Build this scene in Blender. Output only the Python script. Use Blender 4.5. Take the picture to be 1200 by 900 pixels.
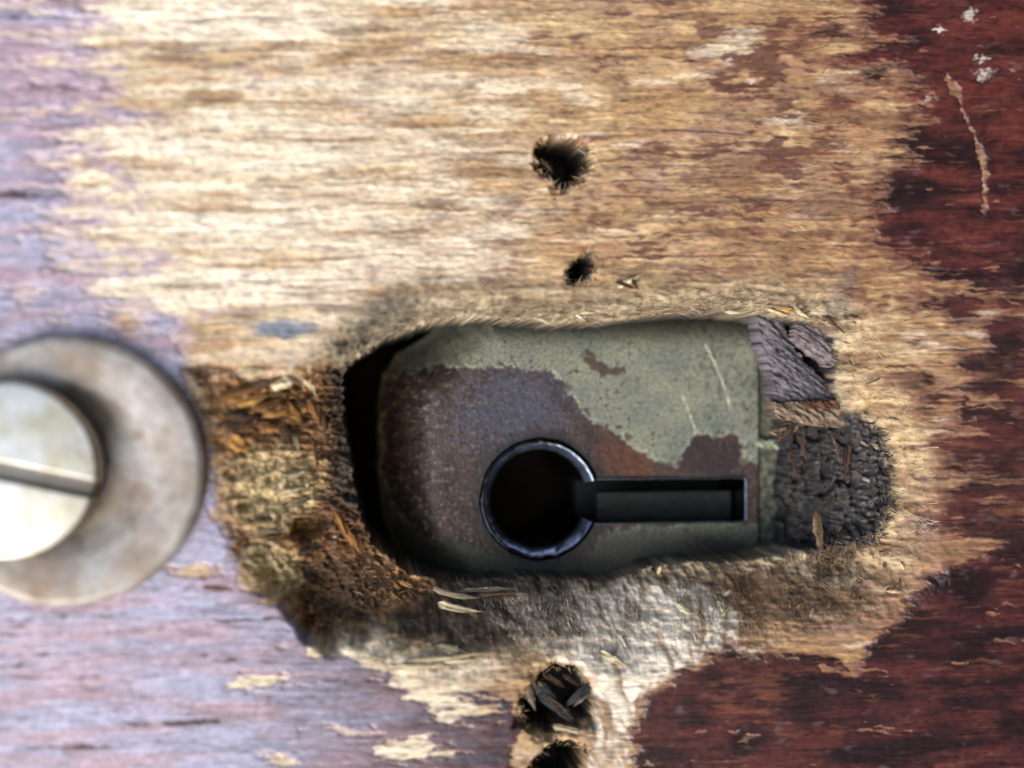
import bpy, math, numpy as np
from mathutils import Matrix, Vector

# ------------------------------------------------------------------ camera, sky, sun, exposure
S = bpy.context.scene
for o in list(bpy.data.objects): bpy.data.objects.remove(o)
COL = S.collection
MM = 0.001
W, H = 1200.0, 900.0
TILT = math.radians(8.0); DIST = 97.0; HFOV = math.radians(45.0)
FPX = (W/2)/math.tan(HFOV/2)
CAM = np.array([-DIST*math.sin(TILT), 0.0, DIST*math.cos(TILT)])
FWD = np.array([math.sin(TILT), 0.0, -math.cos(TILT)])
RGT = np.array([math.cos(TILT), 0.0, math.sin(TILT)])
UPV = np.array([0.0, 1.0, 0.0])
# door frame: x = along the grain (downwards on the upright door), y = across, n = out of the door
ROT = Matrix(((0, 1, 0), (0, 0, -1), (-1, 0, 0)))

cam_d = bpy.data.cameras.new('camera'); cam = bpy.data.objects.new('camera', cam_d); COL.objects.link(cam)
m = Matrix(((RGT[0], UPV[0], -FWD[0]), (RGT[1], UPV[1], -FWD[1]), (RGT[2], UPV[2], -FWD[2])))
cam.matrix_world = Matrix.Translation(ROT @ Vector(CAM*MM)) @ (ROT @ m).to_4x4()
cam_d.sensor_width = 36; cam_d.lens = 18/math.tan(HFOV/2)
cam_d.clip_start = 0.005; cam_d.clip_end = 100
cam_d.dof.use_dof = True; cam_d.dof.focus_distance = 0.1015
cam_d.dof.aperture_fstop = cam_d.lens/5.2
S.camera = cam

sun_dir_local = Vector((-0.58, -0.60, 0.55)).normalized()
sdw = ROT @ sun_dir_local
el = math.asin(sdw.z); az = math.atan2(sdw.x, sdw.y)
world = bpy.data.worlds.new('World'); S.world = world; world.use_nodes = True
nt = world.node_tree; nt.nodes.clear()
wo = nt.nodes.new('ShaderNodeOutputWorld'); bg = nt.nodes.new('ShaderNodeBackground')
sky = nt.nodes.new('ShaderNodeTexSky'); sky.sky_type = 'NISHITA'; sky.sun_disc = False
sky.sun_elevation = el; sky.sun_rotation = az
sky.air_density = 1.0; sky.dust_density = 2.5; sky.ozone_density = 1.0
bg.inputs['Strength'].default_value = 0.135
nt.links.new(sky.outputs[0], bg.inputs['Color']); nt.links.new(bg.outputs[0], wo.inputs['Surface'])
sl = bpy.data.lights.new('sun', 'SUN'); sun = bpy.data.objects.new('sun', sl); COL.objects.link(sun)
sl.energy = 1.7; sl.angle = math.radians(58); sl.color = (1.0, 0.97, 0.94)
sun.rotation_euler = sdw.to_track_quat('Z', 'Y').to_euler()
S.view_settings.view_transform = 'Standard'; S.view_settings.look = 'None'
S.view_settings.exposure = 0.90; S.view_settings.gamma = 1.0
S.render.engine = 'CYCLES'; S.cycles.use_denoising = True
S.cycles.max_bounces = 6

# ------------------------------------------------------------------ numbers: projection, noise, outlines
def P(u, v, n):
    u = np.asarray(u, float); v = np.asarray(v, float); n = np.asarray(n, float)
    a = (u-W/2)/FPX; b = (H/2-v)/FPX
    d = FWD + a[..., None]*RGT + b[..., None]*UPV
    t = (n-CAM[2])/d[..., 2]
    return CAM + d*t[..., None]
def Q(x, y, n):
    p = np.stack([np.asarray(x, float), np.asarray(y, float), np.asarray(n, float)+np.zeros_like(np.asarray(x, float))], -1)-CAM
    z = p@FWD
    return W/2+FPX*(p@RGT)/z, H/2-FPX*(p@UPV)/z

def _h(ix, iy, s):
    h = (ix.astype(np.int64)*374761393+iy.astype(np.int64)*668265263+s*974634777) & 0xffffffff
    h = ((h ^ (h >> 13))*1274126177) & 0xffffffff
    return (h ^ (h >> 16)).astype(np.uint32)
_ANG = np.linspace(0, 2*np.pi, 256, endpoint=False)
_GC, _GS = np.cos(_ANG).astype(np.float32), np.sin(_ANG).astype(np.float32)
def pn(x, y, s=0):                       # gradient noise, about -1..1
    x = np.asarray(x, np.float32); y = np.asarray(y, np.float32)
    fx = np.floor(x); fy = np.floor(y); ix = fx.astype(np.int32); iy = fy.astype(np.int32)
    dx = x-fx; dy = y-fy
    def g(i, j):
        k = _h(ix+i, iy+j, s) & 255
        return _GC[k]*(dx-i)+_GS[k]*(dy-j)
    sx = dx*dx*dx*(dx*(dx*6-15)+10); sy = dy*dy*dy*(dy*(dy*6-15)+10)
    a = g(0, 0); a = a+(g(1, 0)-a)*sx
    b = g(0, 1); b = b+(g(1, 1)-b)*sx
    return (a+(b-a)*sy)*1.5
def fbm(x, y, s=0, o=4, r=0.5):
    t = 0; a = 1.0; n = 0
    for k in range(o):
        ca, sa_ = math.cos(0.62*k), math.sin(0.62*k); q = 1.93**k
        t = t+a*pn((x*ca-y*sa_)*q+7.3*k, (x*sa_+y*ca)*q-3.1*k, s+k*17); n += a; a *= r
    return t/n*1.3
def ss(a, b, x):
    t = np.clip((np.asarray(x)-a)/(b-a), 0, 1); return t*t*(3-2*t)
def lin(*c):
    c = np.array(c, float)/255
    return np.where(c <= 0.04045, c/12.92, ((c+0.055)/1.055)**2.4)
def mix(a, b, t):
    t = np.asarray(t)[..., None]; return a*(1-t)+b*t

_GS_ = 4.0; _GX = np.arange(-420, 1620+1, _GS_); _GY = np.arange(-420, 1320+1, _GS_)
class SDF:                                # signed distance to an outline in photo pixels, negative inside
    def __init__(self, pts, closed=True):
        gx, gy = np.meshgrid(_GX, _GY); p = np.array(pts, float)
        d = np.full(gx.shape, 1e9); ins = np.zeros(gx.shape, bool)
        k = len(p)
        for i in range(k if closed else k-1):
            a = p[i]; b = p[(i+1) % k]; e = b-a
            t = np.clip(((gx-a[0])*e[0]+(gy-a[1])*e[1])/(e@e+1e-9), 0, 1)
            d = np.minimum(d, (gx-a[0]-t*e[0])**2+(gy-a[1]-t*e[1])**2)
            if closed and a[1] != b[1]:
                c = (a[1] > gy) != (b[1] > gy)
                ins ^= c & (gx < (b[0]-a[0])*(gy-a[1])/(b[1]-a[1])+a[0])
        d = np.sqrt(d); self.g = np.where(ins, -d, d).astype(np.float32)
    def __call__(self, u, v):
        x = np.clip((np.asarray(u)-_GX[0])/_GS_, 0, len(_GX)-1.01); y = np.clip((np.asarray(v)-_GY[0])/_GS_, 0, len(_GY)-1.01)
        i = x.astype(int); j = y.astype(int); fx = x-i; fy = y-j; g = self.g
        return (g[j, i]*(1-fx)+g[j, i+1]*fx)*(1-fy)+(g[j+1, i]*(1-fx)+g[j+1, i+1]*fx)*fy
class LINE_D:                             # distance to an open line in photo pixels
    def __init__(self, pts): self.p = np.array(pts, float)
    def __call__(self, u, v):
        d = np.full(np.shape(u), 1e9)
        for a, b in zip(self.p[:-1], self.p[1:]):
            e = b-a; t = np.clip(((u-a[0])*e[0]+(v-a[1])*e[1])/(e@e), 0, 1)
            d = np.minimum(d, (u-a[0]-t*e[0])**2+(v-a[1]-t*e[1])**2)
        return np.sqrt(d)
def lie(u, v):                            # how the frayed fibres lie round the opening
    bot = ss(640, 700, v); j = 1.4*fbm(u/34, v/26, 410, 3)
    return (1-bot)*(0.25*j-0.45*ss(560, 470, u)*ss(460, 400, v))+bot*(math.pi/2-0.5*ss(800, 640, u)+j*0.8+0.7*ss(780, 1000, u))
_LX = np.arange(-80, 1281, 1.25); _LY = np.arange(-80, 981, 1.25)
def _blur(a, k):
    for _ in range(k):
        a = (a+np.roll(a, 1, 0)+np.roll(a, -1, 0))/3; a = (a+np.roll(a, 1, 1)+np.roll(a, -1, 1))/3
    return a
class STREAK:                              # streaky noise dragged along a field of fibre directions
    def __init__(self, field, seed, steps, blur):
        gx, gy = np.meshgrid(_LX, _LY); ph = field(gx, gy); c = np.cos(ph).astype(np.float32); s_ = np.sin(ph).astype(np.float32)
        nz = _blur(np.random.default_rng(seed).standard_normal(gx.shape).astype(np.float32), blur); hh, ww = nz.shape
        acc = nz.copy()
        jj, ii = np.meshgrid(np.arange(hh, dtype=np.float32), np.arange(ww, dtype=np.float32), indexing='ij')
        for sg in (1, -1):
            x = ii.copy(); y = jj.copy()
            for k in range(steps):
                xi = np.clip(np.rint(x), 0, ww-1).astype(np.int32); yi = np.clip(np.rint(y), 0, hh-1).astype(np.int32)
                x += sg*c[yi, xi]*1.2; y += sg*s_[yi, xi]*1.2
                acc += nz[np.clip(np.rint(y), 0, hh-1).astype(np.int32), np.clip(np.rint(x), 0, ww-1).astype(np.int32)]
        acc = _blur(acc, 1); self.g = (acc-acc.mean())/acc.std()*0.42
    def __call__(self, u, v):
        x = np.clip((np.asarray(u)-_LX[0])/1.25, 0, len(_LX)-1.01); y = np.clip((np.asarray(v)-_LY[0])/1.25, 0, len(_LY)-1.01)
        i = x.astype(int); j = y.astype(int); fx = x-i; fy = y-j; g = self.g
        return (g[j, i]*(1-fx)+g[j, i+1]*fx)*(1-fy)+(g[j+1, i]*(1-fx)+g[j+1, i+1]*fx)*fy
def ell(u, v, cx, cy, rx, ry, a=0):       # 0 at the centre, 1 on the ellipse
    c, s = math.cos(a), math.sin(a); x = u-cx; y = v-cy
    return np.sqrt(((c*x+s*y)/rx)**2+((-s*x+c*y)/ry)**2)

class FN:                                  # noise with a chosen length along and width across the grain (px), unit variance
    def __init__(self, seed, lx, ly, step=1.3, nx=1024, ny=1024, w=1.0):
        self.w = w
        n = np.random.default_rng(seed).standard_normal((ny, nx)); self.s = step
        fx = np.fft.fftfreq(nx)*2*np.pi; fy = np.fft.fftfreq(ny)*2*np.pi
        k = np.exp(-0.5*(fx*lx/step)**2)[None, :]*np.exp(-0.5*(fy*ly/step)**2)[:, None]
        g = np.fft.ifft2(np.fft.fft2(n)*k).real; self.g = (g/g.std()).astype(np.float32); self.n = (ny, nx)
    def __call__(self, u, v):
        u = np.asarray(u); v = v+self.w*(2.0*pn(u/17, v/10, 481)+1.3*pn(u/6.5, v/5, 482))
        x = (u+700)/self.s; y = (v+700)/self.s
        i = np.floor(x).astype(int); j = np.floor(y).astype(int); fx = x-i; fy = y-j; ny, nx = self.n; g = self.g
        i0, i1, j0, j1 = i % nx, (i+1) % nx, j % ny, (j+1) % ny
        return (g[j0, i0]*(1-fx)+g[j0, i1]*fx)*(1-fy)+(g[j1, i0]*(1-fx)+g[j1, i1]*fx)*fy
G1, G2, G3, G4 = FN(11, 13, 1.0), FN(12, 48, 2.2), FN(13, 150, 5.5), FN(14, 60, 14)
G5, G6, G7 = FN(15, 5, 1.2), FN(16, 26, 5.0), FN(17, 14, 9)
G8, G9 = FN(18, 2.2, 1.3, w=0), FN(19, 5, 26, w=0)
FIB1 = STREAK(lie, 1, 9, 1); FIB2 = STREAK(lie, 2, 16, 4)
FIBT = STREAK(lambda u, v: -0.3+0.9*fbm(u/60, v/50, 26, 2)+1.1*ss(560, 660, v), 3, 26, 3)
FIBP = STREAK(lambda u, v: math.pi/2+0.9*fbm(u/40, v/40, 28, 2), 4, 9, 1)
HOLE = SDF([(402,436),(425,414),(450,398),(490,382),(520,374),(560,370),(620,374),(660,378),(700,377),(745,372),(790,367),(840,363),(880,363),
 (905,367),(930,372),(955,376),(968,383),(985,392),(991,420),(988,450),(1000,480),(1025,492),(1040,515),(1052,560),(1050,600),(1035,632),
 (1010,646),(975,652),(935,655),(905,662),(870,668),(830,668),(790,672),(760,682),(730,692),(690,690),(640,688),(590,690),(540,692),(505,688),
 (470,673),(442,648),(427,620),(418,580),(412,540),(405,500),(402,460)])
TORN = SDF([(205,425),(250,424),(300,432),(350,430),(412,415),(450,432),(455,500),(462,590),(480,640),(525,680),(530,712),(470,730),(430,752),(385,768),(352,748),
 (335,715),(300,690),(275,650),(262,618),(255,570),(235,500)])
V_TR = SDF([(985,-420),(990,-30),(1000,30),(985,70),(1010,110),(1045,100),(1060,122),(1035,160),(1034,210),(1022,250),(1022,288),(1058,300),(1072,340),
 (1105,352),(1150,356),(1210,350),(1620,350),(1620,-420)])
V_BR = SDF([(1620,630),(1200,636),(1150,650),(1105,664),(1080,690),(1058,712),(1030,735),(1014,772),(1002,790),(985,776),(960,768),(930,772),(900,770),
 (860,766),(820,775),(790,796),(762,816),(746,842),(740,872),(744,900),(760,1000),(740,1320),(1620,1320)])
V_L = SDF([(-420,-420),(60,-420),(85,-30),(92,50),(62,90),(112,135),(98,180),(108,240),(128,300),(105,350),(170,384),(215,420),(235,480),(255,560),(252,610),
 (275,640),(285,688),(320,708),(350,733),(365,762),(420,778),(452,792),(470,815),(520,836),(545,816),(600,820),(612,850),(600,880),(596,910),(600,1320),(-420,1320)])
PH1 = SDF([(630,172),(650,162),(675,163),(690,172),(692,190),(682,205),(668,218),(655,222),(645,206),(634,190)])
PH2 = SDF([(668,312),(680,300),(692,294),(697,304),(696,318),(690,330),(672,331),(664,332)])
PH3 = SDF([(616,826),(632,796),(655,782),(680,788),(694,812),(694,848),(660,852),(650,864),(630,858),(614,846)])
PH4 = SDF([(622,900),(640,880),(660,870),(684,878),(682,900),(676,930),(640,930)])
FUR = SDF([(560,712),(620,700),(700,700),(760,690),(820,690),(860,705),(880,740),(850,765),(800,785),(770,810),(745,840),(735,900),(690,900),(692,850),(694,800),(650,770),(600,760)])
SCR = LINE_D([(1108,88),(1122,112),(1133,146),(1148,178),(1153,210),(1152,250)])

POCKET_X0 = 950.0
def board_height(u, v, fine=True):
    """height of the door face in mm (0 = face) at photo pixel u, v"""
    wu = u+3.0*pn(u/9, v/9, 1)+1.6*pn(u/3.5, v/3.5, 2); wv = v+2.6*pn(u/9, v/9, 3)+1.6*pn(u/3.5, v/3.5, 4)
    chew = 0.35+0.65*np.maximum(ss(640, 690, v), ss(900, 960, u))
    d = HOLE(wu+chew*7*fbm(u/34, v/34, 501, 3), wv+chew*8*fbm(u/34, v/30, 504, 3))
    bot = ss(590, 690, v); rgt = ss(900, 1010, u)*(1-0.6*bot); lef = 1-ss(420, 560, u)
    w = 34+75*bot*(1-0.35*ss(860, 1000, u))+22*rgt+18*lef*(1-bot)
    dep = 1.1+4.0*bot*(1-0.25*ss(800, 1000, u))+0.7*rgt+0.9*lef*(1-bot)
    t = np.clip(1-np.clip(d, 0, None)/w, 0, 1)
    n = -dep*t**(2.1-0.6*bot)
    # torn, crumbling wood on the left of the opening
    dt = TORN(u+9*fbm(u/30, v/30, 5, 3), v+9*fbm(u/30, v/30, 9, 3))
    mt = ss(8, -26, dt)
    lump = fbm(u/40, v/26, 21, 5, 0.55)
    nt_ = -0.35-2.9*ss(255, 415, u)-1.2*ss(640, 720, v)+0.6*lump-0.25*np.abs(fbm(u/14, v/9, 23, 3))
    nt_ += -0.25*ss(0.80, 0.97, 1-np.abs(fbm(u/26, v/15, 25, 3)))+0.34*FIBT(u, v)+0.05*G8(u, v)
    nt_ -= 2.2*ss(1.15, 0.6, ell(wu, wv, 362, 622, 25, 17, -0.35))
    n = n*(1-mt)+np.minimum(nt_, n*0.3)*mt
    # the opening itself: rotten pocket right, deep drop elsewhere
    ins = ss(0, -5, d)
    px = u+10*fbm(u/22, v/22, 31, 4)
    pk = -7.4+4.9*ss(925, 1040, u)+0.22*fbm(u/16, v/50, 33, 5, 0.7)+0.10*G8(u, v)+0.26*FIBP(u, v)-0.8*ss(0.93, 0.99, 1-np.abs(fbm(u/26, v/90, 37, 3)))-0.3*ss(0.25, 0.6, fbm(u/13, v/30, 39, 3))
    pk += 1.3*ss(-34, -2, d)*ss(930, 1000, u)
    deep = -13.0
    inner = np.where(px > POCKET_X0, pk, deep)
    n = n*(1-ins)+inner*ins
    # old fixing holes
    for sd, dd, wd in ((PH1, 7, 10), (PH2, 6, 4), (PH3, 6, 16), (PH4, 6, 8)):
        q = sd(wu+9*fbm(u/20, v/20, 507, 4), wv+9*fbm(u/20, v/20, 509, 4))
        n = n-0.9*(ss(wd, 0, q)**2)-dd*ss(1, -7, q)
    if fine:
        out = ss(0, 12, d)*(1-0.7*mt)
        gl, gr, yy = grain(u, v)
        mv = varnish(u, v)
        n = n+out*(1-0.9*ss(70, 25, d))*((0.045*gr-0.075*gl)*(1-0.86*mv)+0.09*ss(0.64, 0.80, mv))
        fur = ss(60, 5, d)*ss(-2, 4, d)
        n = n+fur*(0.15*FIB1(u, v)+0.09*FIB2(u, v)+0.04*G8(u, v))
        n = n+(0.012*(G1(u, v)+0.8*G5(u, v))+0.013*G8(u, v)+0.012*G9(u, v))*ss(10, 60, d)*(1-0.75*mv)
        n = n-0.05*ss(5, 1.0, SCR(u+4*pn(u/9, v/9, 44), v)+1.6*G7(u, v)+1.3*G5(u, v))
    return n

def grain(u, v):
    yy = v+5*pn(u/260, v/90, 51)+2.2*pn(u/60, v/40, 52)+0.012*(u-600)
    ph = yy/20.0+0.9*pn(u/700+3.3, yy/45, 53); fr = np.abs(ph-np.round(ph)-0.06*G6(u, yy))
    gl = np.exp(-(fr/0.075)**2)*np.clip(0.45+0.35*ss(640, 460, u)*ss(430, 360, v)+0.5*G4(u, yy)+0.3*G5(u, yy), 0, 1.25)
    gl = np.maximum(gl, 0.8*ss(0.9, 2.2, 0.8*G2(u, yy)+0.7*G1(u, yy)+0.3*G5(u, yy)))
    gr = 0.4*G2(u, yy)+0.3*G3(u, yy)+0.4*G1(u, yy)+0.25*G5(u, yy)
    return np.clip(gl, 0, 1), gr*0.6, yy
def varnish(u, v):
    su = u+34*fbm(u/60, v/9, 61, 4)+22*fbm(u/26, v/26, 65, 3); sv = v+6*fbm(u/40, v/20, 69, 3)
    nb = fbm(u/75, v/11, 431, 5, 0.6); ns = fbm(u/18, v/9, 432, 4, 0.6); nl = fbm(u/120, v/26, 433, 4)
    g6 = 0.26*G6(u, v)+0.24*G7(u, v)+0.16*G5(u, v)+0.10*G1(u, v)
    a = ss(-1.2, 1.2, -V_TR(u, v)/36+0.55*nb+0.5*ns+1.3*g6)
    b = ss(-0.9, 0.8, -V_BR(u, v)/13+0.3*nb+0.7*ns+0.8*g6)
    lw = 1-ss(370, 430, v); q = V_L(u, v)
    c = ss(-0.6, 0.7, -q/13+0.3*nb+0.7*ns+0.8*g6)*(1-lw)+ss(-1.3, 1.4, -q/58+0.8*nl+0.3*nb+1.5*g6)*lw
    mv = np.maximum(np.maximum(a, b), c)
    # streaks left of varnish on the right edge and remnants in the bare wood
    st = ss(-0.7, 2.3, 0.6*G6(u, v)+0.9*G7(u, v)+0.4*G1(u, v)+0.3*G4(u, v)+2.8*ss(1030, 1190, u)-1.15)*ss(1030, 1100, u)
    mv = np.maximum(mv, st*0.9)
    rem = ss(0.9, 2.6, G7(u, v)+0.7*G5(u, v)+0.6*ss(700, 1000, u)+0.4*G1(u, v))*ss(600, 500, v)*(0.25+0.35*ss(480, 800, u))
    d = HOLE(u, v)
    mv = np.maximum(mv, rem*ss(25, 60, d))
    # worn-through flecks
    fl = ss(2.1, 3.4, G6(u, v+300)+0.8*G5(u, v+300))*0.7*(1-0.8*ss(400, 250, u))
    mv = mv*(1-0.9*fl*ss(1.0, 0.6, b*0.7))
    for cx, cy, rx, ry in ((304,800,36,9),(478,880,42,14),(330,892,18,7),(232,668,30,6),(540,830,34,16)):
        mv = mv*(1-ss(1.3, 0.5, ell(u+14*fbm(u/22, v/12, 97, 3), v+6*fbm(u/22, v/12, 98, 3), cx, cy, rx, ry)+0.25*G5(u, v)+0.2*G1(u, v)))
    mv = mv*(1-0.8*ss(6.0, -1.0, SCR(u+4*pn(u/9, v/9, 44), v)+1.6*G7(u, v)+1.3*G5(u, v)+0.8*G8(u, v)+0.6))
    return mv*ss(6, 22, d)*ss(10, 0, -TORN(u, v))

TAN, PALE, DARK, LINE = lin(160,127,88), lin(192,166,125), lin(118,87,63), lin(78,60,50)
def board_color(u, v):
    gl, gr, yy = grain(u, v); mv = varnish(u, v); d = HOLE(u, v)
    f1 = fbm(u/120, v/26, 101, 4); f2 = 0.3*G3(u, yy)+0.25*G1(u, yy)+0.3*G5(u, yy)+0.2*G9(u, v)
    c = mix(np.broadcast_to(TAN, u.shape+(3,)), PALE, np.clip(0.42+0.75*f1+0.35*f2+0.25*(1-ss(250, 700, u)), 0, 1))
    c = mix(c, DARK, np.clip(0.42*ss(0.0, 0.8, gr+0.3*f2), 0, 1))
    band = ss(-0.6, 1.6, G3(u, yy+200)+0.45*G2(u, yy+200)+0.3*G1(u, yy))
    c = mix(c, lin(158,124,92), 0.48*band*(0.55+0.45*ss(-0.3, 0.4, pn(u/120, v/70, 403))))
    c = mix(c, LINE, np.clip(gl*0.8, 0, 1)*(1-0.8*ss(70, 25, d)))
    c = mix(c, lin(150,118,112), 0.4*ss(0.3, 2.2, G4(u, v)+0.6*G5(u, v+90)))
    c = mix(c, lin(140,100,68), 0.55*ss(-0.1, 0.5, fbm(u/60, v/14, 404, 4)+0.7*ss(640, 1080, u)-0.22))  # brown residue, its rise rightwards puts light fall-off into the colour
    bright = ss(760, 180, u)*ss(440, 330, v)  # stronger light on the left put into the wood colour as paler tone
    c = mix(c, lin(214,202,178), 0.75*ss(620, 520, u)*ss(740, 790, v))
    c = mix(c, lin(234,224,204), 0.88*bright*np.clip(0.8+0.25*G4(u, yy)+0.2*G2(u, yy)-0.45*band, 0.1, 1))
    c = mix(c, lin(124,96,92), 0.38*ss(0.6, 2.6, G7(u, v+250)+0.6*G5(u, v)+0.5*ss(560, 900, u)))
    c = mix(c, lin(104,74,52), 0.6*ss(0.2, 2.0, G6(u, v+250)+0.5*G1(u, v)+1.2*ss(760, 1050, u)-0.3))  # brown streaks, denser rightwards with the same painted light fall-off
    c = mix(c, lin(236,226,206), 0.4*ss(0.3, 2.0, G6(u, v+400)+0.5*G1(u, v+400)+0.8*ss(700, 200, u)-0.9*ss(560, 760, u)))
    fb = FIB1(u, v); fb2 = FIB2(u, v)
    # grey weathered fibre round the opening
    dn = d+14*fbm(u/24, v/24, 115, 3)
    grey = ss(70, 10, dn)*0.8
    gc = mix(np.broadcast_to(lin(160,148,122), u.shape+(3,)), lin(84,72,58), np.clip(0.5-0.8*fb2-0.4*fb, 0, 1))
    c = mix(c, gc, grey)
    # blackened corner fibre; dark bottom-slope fibre with deep shade painted in
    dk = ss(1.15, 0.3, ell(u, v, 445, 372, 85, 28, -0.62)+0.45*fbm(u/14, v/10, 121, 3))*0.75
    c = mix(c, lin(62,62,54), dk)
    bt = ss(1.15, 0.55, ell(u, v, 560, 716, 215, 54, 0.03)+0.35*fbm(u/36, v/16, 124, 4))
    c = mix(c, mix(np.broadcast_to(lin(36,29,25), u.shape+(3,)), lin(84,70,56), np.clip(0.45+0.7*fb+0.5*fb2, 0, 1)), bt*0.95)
    br = ss(1.1, 0.5, ell(u, v, 900, 706, 125, 38, 0.05)+0.35*fbm(u/26, v/9, 130, 3))
    c = mix(c, mix(np.broadcast_to(lin(64,46,33), u.shape+(3,)), lin(124,96,68), np.clip(0.4+0.9*fbm(u/40, v/4, 133, 3)-0.4*fb, 0, 1)), br*0.85)
    fu = ss(6, -10, FUR(u+10*fbm(u/16, v/16, 136, 3), v+10*fbm(u/16, v/16, 139, 3)))*(1-bt*0.85*ss(730, 660, u))
    c = mix(c, mix(np.broadcast_to(lin(214,204,188), u.shape+(3,)), lin(130,108,84), np.clip(0.22-0.9*fb2-0.5*fb, 0, 1)), fu*0.95)
    rr = ss(1.2, 0.6, ell(u, v, 1030, 520, 70, 170, 0.1)+0.3*fbm(u/20, v/12, 145, 3))*ss(0, 14, d)
    c = mix(c, mix(np.broadcast_to(lin(184,160,122), u.shape+(3,)), lin(122,90,58), np.clip(0.42-0.8*fb2-0.5*fb+0.5*fbm(u/30, v/20, 148, 3), 0, 1)), rr*0.8)
    bl = ss(1.1, 0.6, ell(u+8*fbm(u/20, v/8, 151, 3), v+4*fbm(u/20, v/8, 152, 3), 332, 386, 44, 12, -0.05))
    c = mix(c, lin(92,108,130), bl*0.85)
    b2 = ss(1.1, 0.4, ell(u, v, 988, 345, 16, 46, 0.35)+0.3*fbm(u/10, v/10, 154, 3))
    c = mix(c, lin(84,88,90), b2*0.5)
    # torn crumbly wood
    mt = ss(10, -22, TORN(u+14*fbm(u/30, v/30, 5, 4), v+14*fbm(u/30, v/30, 9, 4))+8*fbm(u/9, v/6, 461, 3))
    pale = np.clip(ss(1.15, 0.5, ell(u, v, 318, 572, 66, 56)+0.4*fbm(u/22, v/16, 157, 3))+ss(1.15, 0.5, ell(u, v, 318, 672, 44, 34, 0.7)+0.4*fbm(u/22, v/16, 158, 3)), 0, 1)
    tc = mix(np.broadcast_to(lin(106,78,54), u.shape+(3,)), lin(164,124,80), np.clip(0.42+1.2*fbm(u/22, v/9, 160, 4), 0, 1))
    tf = FIBT(u, v)
    tc = mix(tc, lin(176,128,70), ss(0.1, 0.7, tf)*ss(1.2, 0.5, ell(u, v, 315, 478, 66, 46))*0.8)
    tc = mix(tc, lin(52,39,31), ss(0.15, 0.9, -tf)*0.5)
    tc = mix(tc, mix(np.broadcast_to(lin(198,178,136), u.shape+(3,)), lin(104,82,60), np.clip(ss(0.1, 0.6, fbm(u/11, v/6, 163, 4))*.6+0.25*ss(0.86, 0.99, 1-np.abs(fbm(u/26, v/15, 25, 3)))+0.35*ss(0.1, 0.8, -tf), 0, 1)), pale)
    tc = mix(tc, lin(40,34,30), ss(372, 396, u+6*fbm(u/12, v/12, 166, 3))*ss(660, 600, v)*0.9)  # inner wall facing away from the light, its shade painted dark
    tc = mix(tc, lin(104,68,42), ss(1.2, 0.4, ell(u, v, 408, 640, 26, 62, -0.4)+0.4*fbm(u/8, v/8, 167, 3))*0.7)
    tc = mix(tc, lin(42,38,36), ss(1.15, 0.5, ell(u, v, 392, 700, 62, 46, 0.5)+0.4*fbm(u/10, v/10, 168, 3))*0.6)  # dark brown lower left with soft shade painted in
    tc = mix(tc, lin(52,44,42), ss(262, 222, u)*ss(600, 520, v)*0.75)  # shadow of the washer painted on the wood beside it
    c = mix(c, tc, mt)
    # varnish
    vd = 0.3*G6(u, v+500)+0.3*G7(u, v+500)+0.2*G3(u, v+500); vf = 0.4*G5(u, v+500)+0.2*G1(u, v+500)+0.2*G8(u, v)
    vc = mix(np.broadcast_to(lin(50,29,33), u.shape+(3,)), lin(76,40,40), np.clip(0.25+0.9*vd+0.4*vf, 0, 1))
    vc = mix(vc, lin(98,48,42), 0.55*ss(900, 1000, u)*ss(330, 230, v)*np.clip(0.6+0.5*vd+0.3*vf, 0, 1))
    vc = mix(vc, lin(30,21,24), np.clip(ss(0.0, 0.6, -vd+0.4*vf)+0.7*gl, 0, 1)*0.8)
    vc = mix(vc, lin(112,70,54), ss(1.2, 2.8, 0.8*G1(u, v+600)+0.8*G7(u, v+600)+0.4*G5(u, v))*0.5)
    vc = mix(vc, lin(128,112,122), ss(0.38, 0.7, fbm(u/30, v/14, 182, 4))*0.22)
    left = ss(680, 180, u)  # left varnish paled to lavender: sky reflection painted into its colour
    sky_sheen = np.clip(0.88+0.30*fbm(u/160, v/34, 185, 4)+0.3*fbm(u/40, v/9, 408, 3)-0.8*ss(1.6, 2.8, G2(u, v+700)+0.6*G5(u, v))-0.10*G1(u, v), 0, 1)
    vc = mix(vc, mix(np.broadcast_to(lin(168,168,196), u.shape+(3,)), lin(176,154,170), ss(-0.3, 0.5, fbm(u/190, v/26, 409, 4)+0.3*ss(300, 60, v))), left*sky_sheen*0.92)
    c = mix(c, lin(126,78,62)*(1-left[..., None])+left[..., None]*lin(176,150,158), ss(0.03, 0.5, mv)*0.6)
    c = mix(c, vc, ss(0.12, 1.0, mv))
    # specks of dust and paint on the face
    for cx, cy, r in ((1137,17,9),(854,70,6),(1152,86,10),(1150,70,7),(1088,118,5),(880,95,4),(1100,35,6)):
        c = mix(c, lin(205,196,190), ss(1.3, 0.1, ell(u+4*pn(u/5, v/5, 188), v+4*pn(u/5, v/5, 189), cx, cy, r, r*0.75)+0.3*G5(u, v)+0.2*G8(u, v))*0.75)
    # rotten end grain in the pocket and darker brown in the old holes
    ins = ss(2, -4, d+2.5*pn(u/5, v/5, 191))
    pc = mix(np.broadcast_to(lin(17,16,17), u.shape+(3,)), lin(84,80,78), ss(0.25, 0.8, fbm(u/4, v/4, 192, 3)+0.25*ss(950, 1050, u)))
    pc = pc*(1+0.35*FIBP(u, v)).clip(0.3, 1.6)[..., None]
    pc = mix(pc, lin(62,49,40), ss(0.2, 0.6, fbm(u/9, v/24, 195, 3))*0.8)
    c = mix(c, pc, ins)
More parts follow.
